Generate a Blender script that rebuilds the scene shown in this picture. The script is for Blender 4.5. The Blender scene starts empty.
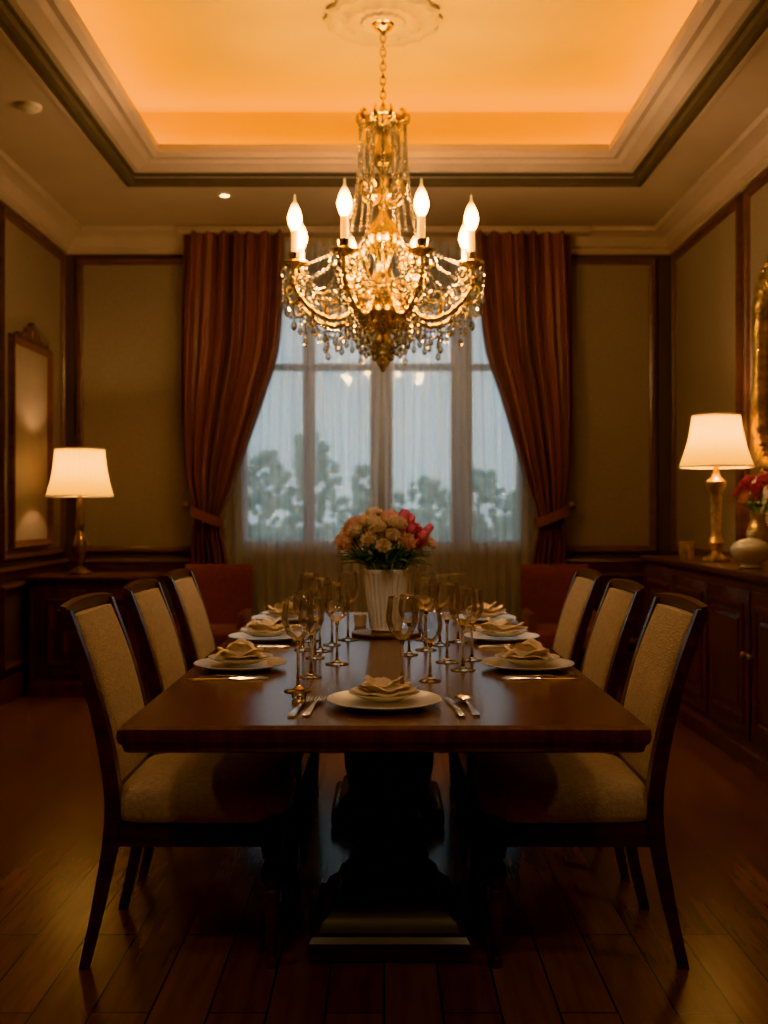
import bpy, bmesh, math, random
from mathutils import Matrix, Vector
random.seed(4)
F=1050.0; CZ=1.24
PI=math.pi; TAU=2*PI
COL=bpy.context.scene.collection
vs_=bpy.context.scene.view_settings
try:
    vs_.view_transform='Khronos PBR Neutral'
    for lk in ('Medium High Contrast','Khronos PBR Neutral - Medium High Contrast','None'):
        try: vs_.look=lk; break
        except Exception as ex: pass
except Exception as ex:
    vs_.look='AgX - Medium High Contrast'

# ------------------------------------------------------------ materials
def nodes(name):
    m=bpy.data.materials.new(name); m.use_nodes=True
    nt=m.node_tree; nt.nodes.clear()
    out=nt.nodes.new('ShaderNodeOutputMaterial')
    return m,nt,out
def pmat(name,col,rough=.5,metal=0,var=.12,scale=6,stretch=(1,1,1),bump=0,bscale=None,coat=0,trans=0,ior=1.5,sheen=0,emit=None,es=0,spec=.5):
    m,nt,out=nodes(name)
    b=nt.nodes.new('ShaderNodeBsdfPrincipled'); nt.links.new(b.outputs[0],out.inputs[0])
    tc=nt.nodes.new('ShaderNodeTexCoord'); mp=nt.nodes.new('ShaderNodeMapping')
    mp.inputs['Scale'].default_value=stretch
    nt.links.new(tc.outputs['Object'],mp.inputs[0])
    nz=nt.nodes.new('ShaderNodeTexNoise'); nz.inputs['Scale'].default_value=scale; nz.inputs['Detail'].default_value=5
    nt.links.new(mp.outputs[0],nz.inputs['Vector'])
    mx=nt.nodes.new('ShaderNodeMix'); mx.data_type='RGBA'
    mx.inputs[6].default_value=(*[c*(1-var) for c in col],1); mx.inputs[7].default_value=(*[min(1,c*(1+var)) for c in col],1)
    rp=nt.nodes.new('ShaderNodeMapRange'); rp.inputs[1].default_value=.3; rp.inputs[2].default_value=.7
    nt.links.new(nz.outputs[0],rp.inputs[0]); nt.links.new(rp.outputs[0],mx.inputs[0])
    nt.links.new(mx.outputs[2],b.inputs['Base Color'])
    b.inputs['Roughness'].default_value=rough; b.inputs['Metallic'].default_value=metal
    b.inputs['Coat Weight'].default_value=coat; b.inputs['Coat Roughness'].default_value=.15
    b.inputs['Transmission Weight'].default_value=trans; b.inputs['IOR'].default_value=ior
    b.inputs['Sheen Weight'].default_value=sheen
    b.inputs['Specular IOR Level'].default_value=spec
    if emit: b.inputs['Emission Color'].default_value=(*emit,1); b.inputs['Emission Strength'].default_value=es
    if bump:
        n2=nt.nodes.new('ShaderNodeTexNoise'); n2.inputs['Scale'].default_value=bscale or scale
        nt.links.new(mp.outputs[0],n2.inputs['Vector'])
        bp=nt.nodes.new('ShaderNodeBump'); bp.inputs['Strength'].default_value=bump; bp.inputs['Distance'].default_value=.01
        nt.links.new(n2.outputs[0],bp.inputs['Height']); nt.links.new(bp.outputs[0],b.inputs['Normal'])
    return m
def emat(name,col,s):
    m,nt,out=nodes(name); e=nt.nodes.new('ShaderNodeEmission'); e.inputs[0].default_value=(*col,1); e.inputs[1].default_value=s
    nt.links.new(e.outputs[0],out.inputs[0]); return m
def thinglass(name,tint=(.98,.98,.98),base=.09,gain=.7):
    m,nt,out=nodes(name)
    t=nt.nodes.new('ShaderNodeBsdfTransparent'); t.inputs[0].default_value=(*tint,1)
    g=nt.nodes.new('ShaderNodeBsdfGlossy'); g.inputs['Roughness'].default_value=.04; g.inputs[0].default_value=(1,1,1,1)
    lw=nt.nodes.new('ShaderNodeLayerWeight'); lw.inputs[0].default_value=.35
    ma=nt.nodes.new('ShaderNodeMath'); ma.operation='MULTIPLY_ADD'; ma.inputs[1].default_value=gain; ma.inputs[2].default_value=base
    nt.links.new(lw.outputs['Fresnel'],ma.inputs[0])
    mx=nt.nodes.new('ShaderNodeMixShader'); nt.links.new(ma.outputs[0],mx.inputs[0]); nt.links.new(t.outputs[0],mx.inputs[1]); nt.links.new(g.outputs[0],mx.inputs[2])
    nt.links.new(mx.outputs[0],out.inputs[0]); return m
def cloth_trans(name,col,transp,emit=0,ecol=(1,.7,.35)):
    m,nt,out=nodes(name)
    d=nt.nodes.new('ShaderNodeBsdfDiffuse'); d.inputs[0].default_value=(*col,1)
    t=nt.nodes.new('ShaderNodeBsdfTranslucent'); t.inputs[0].default_value=(*col,1)
    mx=nt.nodes.new('ShaderNodeMixShader'); mx.inputs[0].default_value=.55
    nt.links.new(d.outputs[0],mx.inputs[1]); nt.links.new(t.outputs[0],mx.inputs[2])
    last=mx
    if emit:
        e=nt.nodes.new('ShaderNodeEmission'); e.inputs[0].default_value=(*ecol,1); e.inputs[1].default_value=emit
        a=nt.nodes.new('ShaderNodeAddShader'); nt.links.new(mx.outputs[0],a.inputs[0]); nt.links.new(e.outputs[0],a.inputs[1]); last=a
    if transp:
        tr=nt.nodes.new('ShaderNodeBsdfTransparent'); m2=nt.nodes.new('ShaderNodeMixShader')
        nz=nt.nodes.new('ShaderNodeTexNoise'); nz.inputs['Scale'].default_value=3
        mr=nt.nodes.new('ShaderNodeMapRange'); mr.inputs[3].default_value=transp-.05; mr.inputs[4].default_value=transp+.05
        nt.links.new(nz.outputs[0],mr.inputs[0]); nt.links.new(mr.outputs[0],m2.inputs[0])
        nt.links.new(last.outputs[0],m2.inputs[1]); nt.links.new(tr.outputs[0],m2.inputs[2]); last=m2
    nt.links.new(last.outputs[0],out.inputs[0]); return m

M_wood=pmat('dark_mahogany',(.075,.030,.020),.28,var=.4,scale=7,stretch=(1,1,6),coat=.4)
M_cab=pmat('cabinet_wood',(.07,.025,.020),.32,var=.4,scale=6,stretch=(5,1,1),coat=.3)
M_table=pmat('table_mahogany',(.115,.042,.030),.24,var=.28,scale=5,stretch=(7,.7,1),coat=.45)
M_ped=pmat('pedestal_wood',(.06,.042,.036),.35,var=.4,scale=6,stretch=(1,1,4),coat=.2)
M_fabric=pmat('beige_fabric',(.62,.50,.41),.85,var=.16,scale=70,bump=.5,bscale=160,sheen=.3)
M_red=pmat('red_upholstery',(.12,.024,.024),.75,var=.2,scale=30,bump=.15,bscale=120,sheen=.2)
M_wall=pmat('wall_brown',(.065,.038,.029),.5,var=.15,scale=4,stretch=(1,1,.3))
M_panel=pmat('wall_panel_beige',(.235,.185,.15),.7,var=.07,scale=40,bump=.08,bscale=150)
M_mould=pmat('moulding_wood',(.085,.034,.024),.35,var=.35,scale=8,stretch=(1,1,3),coat=.3)
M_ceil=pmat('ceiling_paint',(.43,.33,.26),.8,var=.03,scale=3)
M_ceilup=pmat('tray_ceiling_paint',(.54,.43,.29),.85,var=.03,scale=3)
M_groove=pmat('dark_groove',(.09,.068,.055),.6)
M_white=pmat('cream_paint',(.62,.50,.37),.6,var=.04)
M_frame=pmat('window_frame',(.34,.36,.38),.5,var=.05)
M_curt=pmat('curtain_satin',(.15,.052,.040),.45,var=.15,scale=14,stretch=(1,1,.1),sheen=.1)
M_sheer=cloth_trans('sheer_voile',(.86,.88,.92),.38)
M_porc=pmat('porcelain',(.85,.80,.72),.22,var=.03,coat=.3)
M_nap=pmat('napkin_linen',(.86,.73,.58),.8,var=.06,scale=60,bump=.15,bscale=200)
M_silver=pmat('silver',(.75,.72,.68),.18,metal=1,var=.05)
M_gold=pmat('polished_gold',(1.0,.72,.34),.22,metal=1,var=.10,scale=20)
M_agold=pmat('antique_gold',(.66,.47,.24),.36,metal=.9,var=.35,scale=25,bump=.4,bscale=60)
M_mgold=pmat('aged_gilt',(.38,.25,.11),.4,metal=.9,var=.4,scale=25,bump=.4,bscale=60)
M_bronze=pmat('bronze',(.22,.13,.06),.35,metal=.8,var=.3,scale=20)
M_crystal=pmat('crystal',(1,.98,.94),.02,trans=1,ior=1.55,var=.01,spec=.8)
M_glass=thinglass('wine_glass')
M_edge=thinglass('glass_edge',(1,1,1),.35,.5)
M_pane=thinglass('window_glass',(.95,.97,.98),.02,.4)
M_shade=cloth_trans('lamp_shade_fabric',(.42,.31,.17),0,emit=.36,ecol=(1,.68,.32))  # weak emission added to the fabric to boost the shade's glow
M_lampbulb=emat('lamp_bulb_glow',(1,.6,.25),14)
M_cove=emat('cove_led',(1,.50,.08),20)
M_down=emat('downlight_glow',(1,.8,.55),12)
M_candle=pmat('ivory_candle',(.85,.72,.5),.5,emit=(1,.6,.28),es=.7)
M_green=pmat('leaf_green',(.10,.22,.07),.5,var=.4,scale=30)
M_cream=pmat('petal_cream',(.94,.80,.66),.6,var=.06,scale=40)
M_peach=pmat('petal_peach',(.92,.64,.54),.6,var=.10,scale=40)
M_pink=pmat('petal_pink',(.86,.34,.46),.6,var=.15,scale=40)
M_lawn=pmat('hazed_grass',(.34,.42,.34),.9,var=.15,scale=2)  # lawn green paled with painted haze, like the trees
M_tree=pmat('hazed_foliage',(.46,.60,.49),.9,var=.12,scale=2)  # distance haze is put into the pale foliage colour
M_bark=pmat('hazed_bark',(.45,.46,.44),.9)  # trunk lightened by the same painted haze
M_mirror=pmat('mirror_glass',(.7,.66,.6),.08,metal=1,var=.02)
M_pic=pmat('framed_linen_panel',(.27,.21,.17),.45,var=.06,scale=8)
def bulbmat():
    m,nt,out=nodes('candle_bulb_glow')
    tc=nt.nodes.new('ShaderNodeTexCoord'); sp=nt.nodes.new('ShaderNodeSeparateXYZ'); nt.links.new(tc.outputs['Generated'],sp.inputs[0])
    mr=nt.nodes.new('ShaderNodeMapRange'); mr.inputs[1].default_value=.28; mr.inputs[2].default_value=.78; mr.inputs[3].default_value=70; mr.inputs[4].default_value=.9
    mr.interpolation_type='SMOOTHSTEP'
    nt.links.new(sp.outputs[2],mr.inputs[0])
    e=nt.nodes.new('ShaderNodeEmission'); e.inputs[0].default_value=(1,.58,.24,1); nt.links.new(mr.outputs[0],e.inputs[1])
    g=nt.nodes.new('ShaderNodeBsdfTransparent'); mf=nt.nodes.new('ShaderNodeMapRange'); mf.inputs[1].default_value=.55; mf.inputs[2].default_value=.95; mf.inputs[3].default_value=0; mf.inputs[4].default_value=.5
    nt.links.new(sp.outputs[2],mf.inputs[0])
    mx=nt.nodes.new('ShaderNodeMixShader'); nt.links.new(mf.outputs[0],mx.inputs[0]); nt.links.new(e.outputs[0],mx.inputs[1]); nt.links.new(g.outputs[0],mx.inputs[2])
    nt.links.new(mx.outputs[0],out.inputs[0]); return m
M_bulb=bulbmat()
def floormat():
    m,nt,out=nodes('wood_floor')
    b=nt.nodes.new('ShaderNodeBsdfPrincipled'); nt.links.new(b.outputs[0],out.inputs[0])
    tc=nt.nodes.new('ShaderNodeTexCoord'); mp=nt.nodes.new('ShaderNodeMapping'); mp.inputs['Rotation'].default_value=(0,0,PI/2)
    nt.links.new(tc.outputs['Object'],mp.inputs[0])
    br=nt.nodes.new('ShaderNodeTexBrick'); br.offset=.37
    br.inputs['Scale'].default_value=1; br.inputs['Brick Width'].default_value=1.3; br.inputs['Row Height'].default_value=.145
    br.inputs['Mortar Size'].default_value=.003; br.inputs['Mortar Smooth'].default_value=.3
    br.inputs['Color1'].default_value=(.20,.085,.05,1); br.inputs['Color2'].default_value=(.14,.057,.035,1); br.inputs['Mortar'].default_value=(.014,.008,.006,1)
    nt.links.new(mp.outputs[0],br.inputs['Vector'])
    m2=nt.nodes.new('ShaderNodeMapping'); m2.inputs['Scale'].default_value=(14,1.2,1); nt.links.new(tc.outputs['Object'],m2.inputs[0])
    nz=nt.nodes.new('ShaderNodeTexNoise'); nz.inputs['Scale'].default_value=2.2; nz.inputs['Detail'].default_value=8; nt.links.new(m2.outputs[0],nz.inputs['Vector'])
    mr=nt.nodes.new('ShaderNodeMapRange'); mr.inputs[1].default_value=.3; mr.inputs[2].default_value=.75; mr.inputs[3].default_value=.75; mr.inputs[4].default_value=1.2
    nt.links.new(nz.outputs[0],mr.inputs[0])
    mx=nt.nodes.new('ShaderNodeMix'); mx.data_type='RGBA'; mx.blend_type='MULTIPLY'; mx.inputs[0].default_value=1
    nt.links.new(br.outputs[0],mx.inputs[6]); nt.links.new(mr.outputs[0],mx.inputs[7]); nt.links.new(mx.outputs[2],b.inputs['Base Color'])
    b.inputs['Roughness'].default_value=.27; b.inputs['Coat Weight'].default_value=.3; b.inputs['Coat Roughness'].default_value=.16
    bp=nt.nodes.new('ShaderNodeBump'); bp.inputs['Strength'].default_value=.5; bp.inputs['Distance'].default_value=.004; bp.invert=True
    nt.links.new(br.outputs['Fac'],bp.inputs['Height']); nt.links.new(bp.outputs[0],b.inputs['Normal'])
    return m
M_floor=floormat()

# ------------------------------------------------------------ mesh helpers
def newbm(): return bmesh.new()
def xf(p,M): return (M@Vector(p)) if M else Vector(p)
def box(bm,c,s,bev=0,M=None,seg=2):
    t=bmesh.new(); bmesh.ops.create_cube(t,size=1)
    bmesh.ops.scale(t,vec=Vector(s),verts=t.verts)
    if bev: bmesh.ops.bevel(t,geom=t.edges[:],offset=bev,segments=seg,profile=.5,affect='EDGES')
    bmesh.ops.translate(t,vec=Vector(c),verts=t.verts)
    if M: bmesh.ops.transform(t,matrix=M,verts=t.verts)
    me=bpy.data.meshes.new('t'); t.to_mesh(me); t.free(); bm.from_mesh(me); bpy.data.meshes.remove(me)
def loft(bm,rings,cap=True,closed=False,M=None):
    R=[[bm.verts.new(xf(p,M)) for p in r] for r in rings]
    n=len(R[0]); K=len(R)
    for i in range(K if closed else K-1):
        a=R[i]; b=R[(i+1)%K]
        for j in range(n):
            k=(j+1)%n
            try: bm.faces.new((a[j],a[k],b[k],b[j]))
            except: pass
    if cap and not closed:
        try: bm.faces.new(R[0][::-1]); bm.faces.new(R[-1])
        except: pass
def grid(bm,fn,nu,nv,wrapu=False,M=None):
    V=[[bm.verts.new(xf(fn(i/nu,j/nv),M)) for i in range(nu if wrapu else nu+1)] for j in range(nv+1)]
    for j in range(nv):
        for i in range(nu):
            k=(i+1)%nu if wrapu else i+1
            bm.faces.new((V[j][i],V[j][k],V[j+1][k],V[j+1][i]))
def lathe(bm,prof,seg=24,M=None,cap=True,flute=0,famp=0,fz=(-9,99),c=(0,0,0)):
    rings=[]
    for r,z in prof:
        r=max(r,1e-4)
        ring=[]
        for k in range(seg):
            a=TAU*k/seg; rr=r
            if flute and fz[0]<=z<=fz[1]: rr=r*(1+famp*math.cos(flute*a))
            ring.append((c[0]+rr*math.cos(a),c[1]+rr*math.sin(a),c[2]+z))
        rings.append(ring)
    loft(bm,rings,cap,M=M)
def tube(bm,pts,rad,seg=8,closed=False,sect=None,up=Vector((0,1,0)),M=None,cap=True):
    pts=[Vector(p) for p in pts]; n=len(pts)
    if not hasattr(rad,'__len__'): rad=[rad]*n
    rings=[]
    for i,p in enumerate(pts):
        if closed: t=pts[(i+1)%n]-pts[i-1]
        else: t=pts[min(i+1,n-1)]-pts[max(i-1,0)]
        t.normalize(); u=up
        if abs(t.dot(u))>.95: u=Vector((1,0,0)) if abs(t.x)<.9 else Vector((0,0,1))
        b=t.cross(u).normalized(); nn=b.cross(t)
        if sect: rings.append([p+b*sx*rad[i]+nn*sy*rad[i] for sx,sy in sect])
        else: rings.append([p+b*rad[i]*math.cos(TAU*k/seg)+nn*rad[i]*math.sin(TAU*k/seg) for k in range(seg)])
    loft(bm,rings,cap,closed,M)
def rectframe(bm,w,h,prof,M=None,c=(0,0)):
    rings=[]
    for sx,sy in ((-1,-1),(1,-1),(1,1),(-1,1)):
        rings.append([(c[0]+sx*(w/2+o),c[1]+sy*(h/2+o),z) for o,z in prof])
    loft(bm,rings,False,True,M)
def rectloft(bm,levels,c=(0,0,0),M=None,cap=True):
    loft(bm,[[(c[0]+sx*hx,c[1]+sy*hy,c[2]+z) for sx,sy in ((-1,-1),(1,-1),(1,1),(-1,1))] for hx,hy,z in levels],cap,M=M)
def ell(bm,c,r,M=None,sub=2):
    t=bmesh.new(); bmesh.ops.create_icosphere(t,subdivisions=sub,radius=1)
    bmesh.ops.scale(t,vec=Vector(r if hasattr(r,'__len__') else (r,r,r)),verts=t.verts)
    bmesh.ops.translate(t,vec=Vector(c),verts=t.verts)
    if M: bmesh.ops.transform(t,matrix=M,verts=t.verts)
    me=bpy.data.meshes.new('t'); t.to_mesh(me); t.free(); bm.from_mesh(me); bpy.data.meshes.remove(me)
def fin(bm,name,mat,parent=None,smooth=True,loc=(0,0,0),ang=.7,fixn=True):
    if fixn: bmesh.ops.recalc_face_normals(bm,faces=bm.faces[:])
    me=bpy.data.meshes.new(name); bm.to_mesh(me); bm.free(); me.materials.append(mat)
    if smooth:
        for p in me.polygons: p.use_smooth=True
        if ang: me.set_sharp_from_angle(angle=ang)
    o=bpy.data.objects.new(name,me); o.location=loc; COL.objects.link(o)
    if parent: o.parent=parent
    return o
def root(name,label,cat,loc=(0,0,0),rz=0,group=None):
    e=bpy.data.objects.new(name,None); e.empty_display_size=.1; e.location=loc; e.rotation_euler=(0,0,rz); COL.objects.link(e)
    e['label']=label; e['category']=cat
    if group: e['group']=group
    return e
def tag(o,label,cat,group=None):
    o['label']=label; o['category']=cat
    if group: o['group']=group
    return o
def dup(o,parent=None,**kw):
    n=o.copy(); COL.objects.link(n)
    if parent: n.parent=parent
    for k,v in kw.items(): setattr(n,k,v)
    for ch in list(o.children):
        if ch is not n: dup(ch,n)
    return n
def struct(o): o['kind']='structure'; return o
def cr(keys,t):
    n=len(keys)
    if t<=keys[0][0]: return keys[0][1]
    if t>=keys[-1][0]: return keys[-1][1]
    for i in range(n-1):
        if keys[i][0]<=t<=keys[i+1][0]:
            p1,p2=keys[i],keys[i+1]; p0=keys[max(i-1,0)]; p3=keys[min(i+2,n-1)]
            h=p2[0]-p1[0]; u=(t-p1[0])/h
            m1=(p2[1]-p0[1])/(p2[0]-p0[0])*h; m2=(p3[1]-p1[1])/(p3[0]-p1[0])*h
            return (2*u**3-3*u*u+1)*p1[1]+(u**3-2*u*u+u)*m1+(-2*u**3+3*u*u)*p2[1]+(u**3-u*u)*m2
def spline(pts,n=8):
    out=[]; P=[Vector(p) for p in pts]
    for i in range(len(P)-1):
        p0=P[max(i-1,0)];p1=P[i];p2=P[i+1];p3=P[min(i+2,len(P)-1)]
        for k in range(n):
            u=k/n
            out.append(.5*((2*p1)+(p2-p0)*u+(2*p0-5*p1+4*p2-p3)*u*u+(3*p1-p0-3*p2+p3)*u**3))
    out.append(P[-1]); return out

# ------------------------------------------------------------ room
XL,XR,YF,YB,H=-2.45,2.215,-1.2,8.08,3.39
HU=3.84
TX0,TX1,TY0,TY1=-1.63,1.63,1.3,6.86
LX0,LX1,LY0,LY1=-1.41,1.41,1.52,6.56
def quad(bm,pts): bm.faces.new([bm.verts.new(p) for p in pts])
b=newbm(); box(b,((XL+XR)/2,(YF+YB)/2,-.05),(XR-XL+.4,YB-YF+.4,.1)); struct(fin(b,'floor',M_floor,smooth=False))
b=newbm(); box(b,(XL-.05,(YF+YB)/2,H/2+.25),(.1,YB-YF,H+.5)); struct(fin(b,'wall_left',M_wall,smooth=False))
b=newbm(); box(b,(XR+.05,(YF+YB)/2,H/2+.25),(.1,YB-YF,H+.5)); struct(fin(b,'wall_right',M_wall,smooth=False))
b=newbm(); box(b,((XL+XR)/2,YF-.05,H/2+.25),(XR-XL+.2,.1,H+.5)); struct(fin(b,'wall_front',M_wall,smooth=False))
WX0,WX1,WZ0,WZ1=-1.13,1.10,.95,2.88
b=newbm()
yb=YB+.08
for x0,x1,z0,z1 in ((XL-.1,WX0,0,H+.5),(WX1,XR+.1,0,H+.5),(WX0,WX1,0,WZ0),(WX0,WX1,WZ1,H+.5)):
    box(b,((x0+x1)/2,yb,(z0+z1)/2),(x1-x0,.16,z1-z0))
struct(fin(b,'wall_back',M_wall,smooth=False))
b=newbm()
for x0,x1,y0,y1 in ((XL,TX0,YF,YB),(TX1,XR,YF,YB),(TX0,TX1,YF,TY0),(TX0,TX1,TY1,YB)):
    box(b,((x0+x1)/2,(y0+y1)/2,H+.02),(x1-x0,y1-y0,.04))
o=.27
X0,X1,Y0,Y1=LX0-o,LX1+o,LY0-o,LY1+o
struct(fin(b,'ceiling',M_ceil,smooth=False))
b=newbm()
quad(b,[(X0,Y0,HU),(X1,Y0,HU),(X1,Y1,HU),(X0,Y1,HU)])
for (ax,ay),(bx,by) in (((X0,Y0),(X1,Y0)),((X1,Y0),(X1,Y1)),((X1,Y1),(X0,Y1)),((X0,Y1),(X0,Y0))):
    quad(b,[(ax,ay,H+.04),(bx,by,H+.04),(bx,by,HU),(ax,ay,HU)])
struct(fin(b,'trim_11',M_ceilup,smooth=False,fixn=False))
cw,ch=LX1-LX0,LY1-LY0; cc=((LX0+LX1)/2,(LY0+LY1)/2)
b=newbm()
rectframe(b,cw,ch,[(0,H+.10),(.03,H+.075),(.06,H+.075),(.09,H+.055),(.13,H+.045),(.16,H+.03),(.19,H+.03),(.19,H+.06),(.28,H+.06),(.28,H+.10),(.05,H+.12),(.03,H+.15),(0,H+.15)],c=cc)
struct(fin(b,'trim_1',M_ceil,ang=.3))
b=newbm(); rectframe(b,cw,ch,[(.19,H+.025),(.225,H+.025),(.225,H+.059),(.19,H+.059)],c=cc); struct(fin(b,'trim_2',M_groove,smooth=False))
b=newbm(); rectframe(b,TX1-TX0,TY1-TY0,[(-.005,H+.03),(-.005,H-.012),(.02,H-.02),(.05,H-.012),(.07,H-.001),(.07,H+.03)],c=((TX0+TX1)/2,(TY0+TY1)/2)); struct(fin(b,'trim_3',M_groove,ang=.5))
b=newbm(); rectframe(b,TX1-TX0,TY1-TY0,[(.07,H-.006),(.10,H-.006),(.10,H+.002),(.07,H+.002)],c=((TX0+TX1)/2,(TY0+TY1)/2)); struct(fin(b,'trim_12',M_ceil,smooth=False))
b=newbm(); rectframe(b,cw,ch,[(.18,H+.115),(.22,H+.115),(.22,H+.13),(.18,H+.13)],c=cc); tag(fin(b,'cove_light_strip',M_cove,smooth=False),'warm amber light strip hidden in the ceiling cove','light strip')
rw,rh=XR-XL,YB-YF; rc=((XL+XR)/2,(YF+YB)/2)
b=newbm(); rectframe(b,rw,rh,[(0,H),(0,H-.17),(-.02,H-.17),(-.025,H-.13),(-.05,H-.12),(-.09,H-.06),(-.14,H-.035),(-.17,H-.03),(-.18,H)],c=rc); struct(fin(b,'trim_4',M_ceil,ang=.4))
b=newbm(); rectframe(b,rw,rh,[(0,0),(0,.16),(-.015,.16),(-.02,.13),(-.022,0)],c=rc); struct(fin(b,'baseboard_back',M_mould,ang=.4))
b=newbm(); rectframe(b,rw,rh,[(0,.80),(0,.88),(-.03,.88),(-.035,.86),(-.015,.83),(-.01,.80)],c=rc); 
struct(fin(b,'trim_5',M_mould,ang=.4))
MB=Matrix(((1,0,0,0),(0,0,-1,YB),(0,1,0,0),(0,0,0,1)))
ML=Matrix(((0,0,1,XL),(1,0,0,0),(0,1,0,0),(0,0,0,1)))
MR=Matrix(((0,0,-1,XR),(-1,0,0,0),(0,1,0,0),(0,0,0,1)))
tn=[20]
PROF=[(-.055,0),(-.05,.012),(-.03,.02),(-.02,.034),(-.005,.036),(0,.028),(.006,0)]
def panel(M,u0,u1,z0,z1,field=True,fm=None):
    w,h=u1-u0,z1-z0; c=((u0+u1)/2,(z0+z1)/2)
    b=newbm(); rectframe(b,w,h,PROF,M,c); struct(fin(b,'trim_%d'%tn[0],M_mould,ang=.5)); tn[0]+=1
    b=newbm(); box(b,(c[0],c[1],.004),(w-.1,h-.1,.008),M=M)
    struct(fin(b,'trim_%d'%tn[0],fm or M_panel,smooth=False)); tn[0]+=1
ZT=3.19
panel(MB,-2.36,-1.22,.93,ZT); panel(MB,1.22,2.09,.93,ZT)
panel(MB,-2.36,-1.22,.22,.76,fm=M_wall); panel(MB,1.22,2.09,.22,.76,fm=M_wall)
for y0,y1 in ((6.68,7.97),(5.2,6.55),(3.6,5.05),(2.0,3.45),(.4,1.85)):
    panel(ML,y0,y1,.93,ZT); panel(ML,y0,y1,.22,.76,fm=M_wall)
for y0,y1 in ((6.5,7.97),(4.9,6.38),(3.3,4.78),(1.7,3.18),(.1,1.58)):
    panel(MR,-y1,-y0,.93,ZT); panel(MR,-y1,-y0,.22,.76,fm=M_wall)
# window
b=newbm()
cx=(WX0+WX1)/2; cz=(WZ0+WZ1)/2
rectframe(b,WX1-WX0,WZ1-WZ0,[(0,-.1),(0,.012),(-.06,.012),(-.07,0),(-.07,-.1)],MB,(cx,cz))
for x,w in ((-.58,.09),(-.02,.17),(.60,.16)): box(b,(x,YB+.05,cz),(w,.07,WZ1-WZ0),.008)
box(b,(cx,YB+.05,2.36),(WX1-WX0,.06,.05),.006)
box(b,(cx,YB+.03,WZ0-.01),(WX1-WX0+.08,.10,.04),.006)
win=struct(fin(b,'window_1',M_frame,ang=.5))
b=newbm(); quad(b,[(WX0,YB+.06,WZ0),(WX1,YB+.06,WZ0),(WX1,YB+.06,WZ1),(WX0,YB+.06,WZ1)])
fin(b,'window_glass',M_pane,parent=win,smooth=False)
# outside
b=newbm(); quad(b,[(-60,YB+.2,-.4),(60,YB+.2,-.4),(60,120,-.4),(-60,120,-.4)]); o=tag(fin(b,'lawn',M_lawn,smooth=False),'dusky green lawn outside the window','lawn'); o['kind']='stuff'
for i,(x,y,h,r) in enumerate([(-5.4,30,3.0,1.5),(-2.1,30,3.9,1.5),(1.2,30,2.7,1.5),(4.5,30,3.4,1.5),(-4.6,40,4.0,1.9),(-.5,40,3.5,1.9),(3.6,40,3.3,1.9),(7.6,40,3.9,1.9)]):
    e=root('tree','blurred leafy green tree on the lawn outside','tree',(x,y,-.4),group='trees outside the window')
    b=newbm(); lathe(b,[(.12,0),(.05,h*.7)],8); fin(b,'trunk',M_bark,e)
    b=newbm()
    for k in range(190):
        a=random.random()*TAU; hh=random.random()**1.2; q=(random.random()**.5)*r*(1-.75*hh**1.5)
        s=r*random.uniform(.05,.12)
        ell(b,(q*math.cos(a),q*math.sin(a),h*(.06+.92*hh)),[s,s,s*.9],sub=1)
    fin(b,'foliage',M_tree,e)

# curtains
def curtain(label,yc,keyo,keyi,n,amp,mat,ztop,name='curtain',tie=None):
    e=root(name,label,'curtain',((keyo[0][1]+keyi[0][1])/2,yc,0),group='window drapes' if name=='curtain' else 'sheer curtains')
    ox=e.location.x
    def fn(u,v):
        z=.012+v*(ztop-.012)
        a=cr(keyo,z); c=cr(keyi,z)
        w=abs(c-a); am=amp*(.55+.6*min(1,w/.6))
        uu=u+.012*math.sin(v*5+u*9)
        if name=='curtain': am*=.75+.35*math.sin(u*13+v*2)
        return (a+(c-a)*uu-ox, am*math.sin(TAU*n*u+.6*math.sin(v*3))+.3*am*math.sin(TAU*n*2.3*u+1),z)
    b=newbm(); grid(b,fn,n*14,60); fin(b,'drape' if name=='curtain' else 'voile_panel',mat,e,ang=None)
    if tie:
        xo,xi,zt=tie
        b=newbm()
        pts=[]
        for k in range(32):
            a=TAU*k/32
            pts.append(((xo+xi)/2-ox+abs(xi-xo)*.56*math.cos(a),.08*math.sin(a),zt-(.05*math.cos(a)*(1 if xi>xo else -1))))
        tube(b,pts,1,closed=True,sect=[(-.008,-.035),(.008,-.035),(.008,.035),(-.008,.035)],up=Vector((0,0,1)))
        fin(b,'tieback',M_curt,e)
        b=newbm(); sg=1 if xi>xo else -1
        lathe(b,[(.012,0),(.012,.05),(.03,.055),(.034,.07),(.02,.085),(.002,.09)],14,M=Matrix.Translation((xo-sg*.06-ox,.08,zt+.09))@Matrix.Rotation(PI/2,4,'X'))
        fin(b,'tieback_knob',M_bronze,e)
    return e
yc=7.88
curtain('heavy rust-brown satin drape tied back beside the window',yc,[(0,-1.44),(1.0,-1.46),(1.22,-1.43),(1.5,-1.50),(2.2,-1.53),(3.3,-1.50)],
  [(0,-1.16),(.85,-1.17),(1.18,-1.22),(1.4,-1.14),(1.75,-1.02),(2.1,-.90),(2.5,-.79),(3.3,-.76)],7,.055,M_curt,H-.05,tie=(-1.43,-1.22,1.2))
curtain('heavy rust-brown satin drape tied back beside the window',yc,[(0,1.36),(1.0,1.38),(1.22,1.36),(1.5,1.40),(2.2,1.42),(3.3,1.40)],
  [(0,1.08),(.85,1.10),(1.18,1.15),(1.4,1.08),(1.75,.98),(2.1,.88),(2.5,.76),(3.3,.70)],7,.055,M_curt,H-.05,tie=(1.36,1.15,1.2))
curtain('translucent white voile sheer hanging over the window',8.018,[(0,-1.30),(3.3,-1.25)],[(0,-.03),(3.3,-.03)],14,.014,M_sheer,H-.05,name='sheer_curtain')
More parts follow.
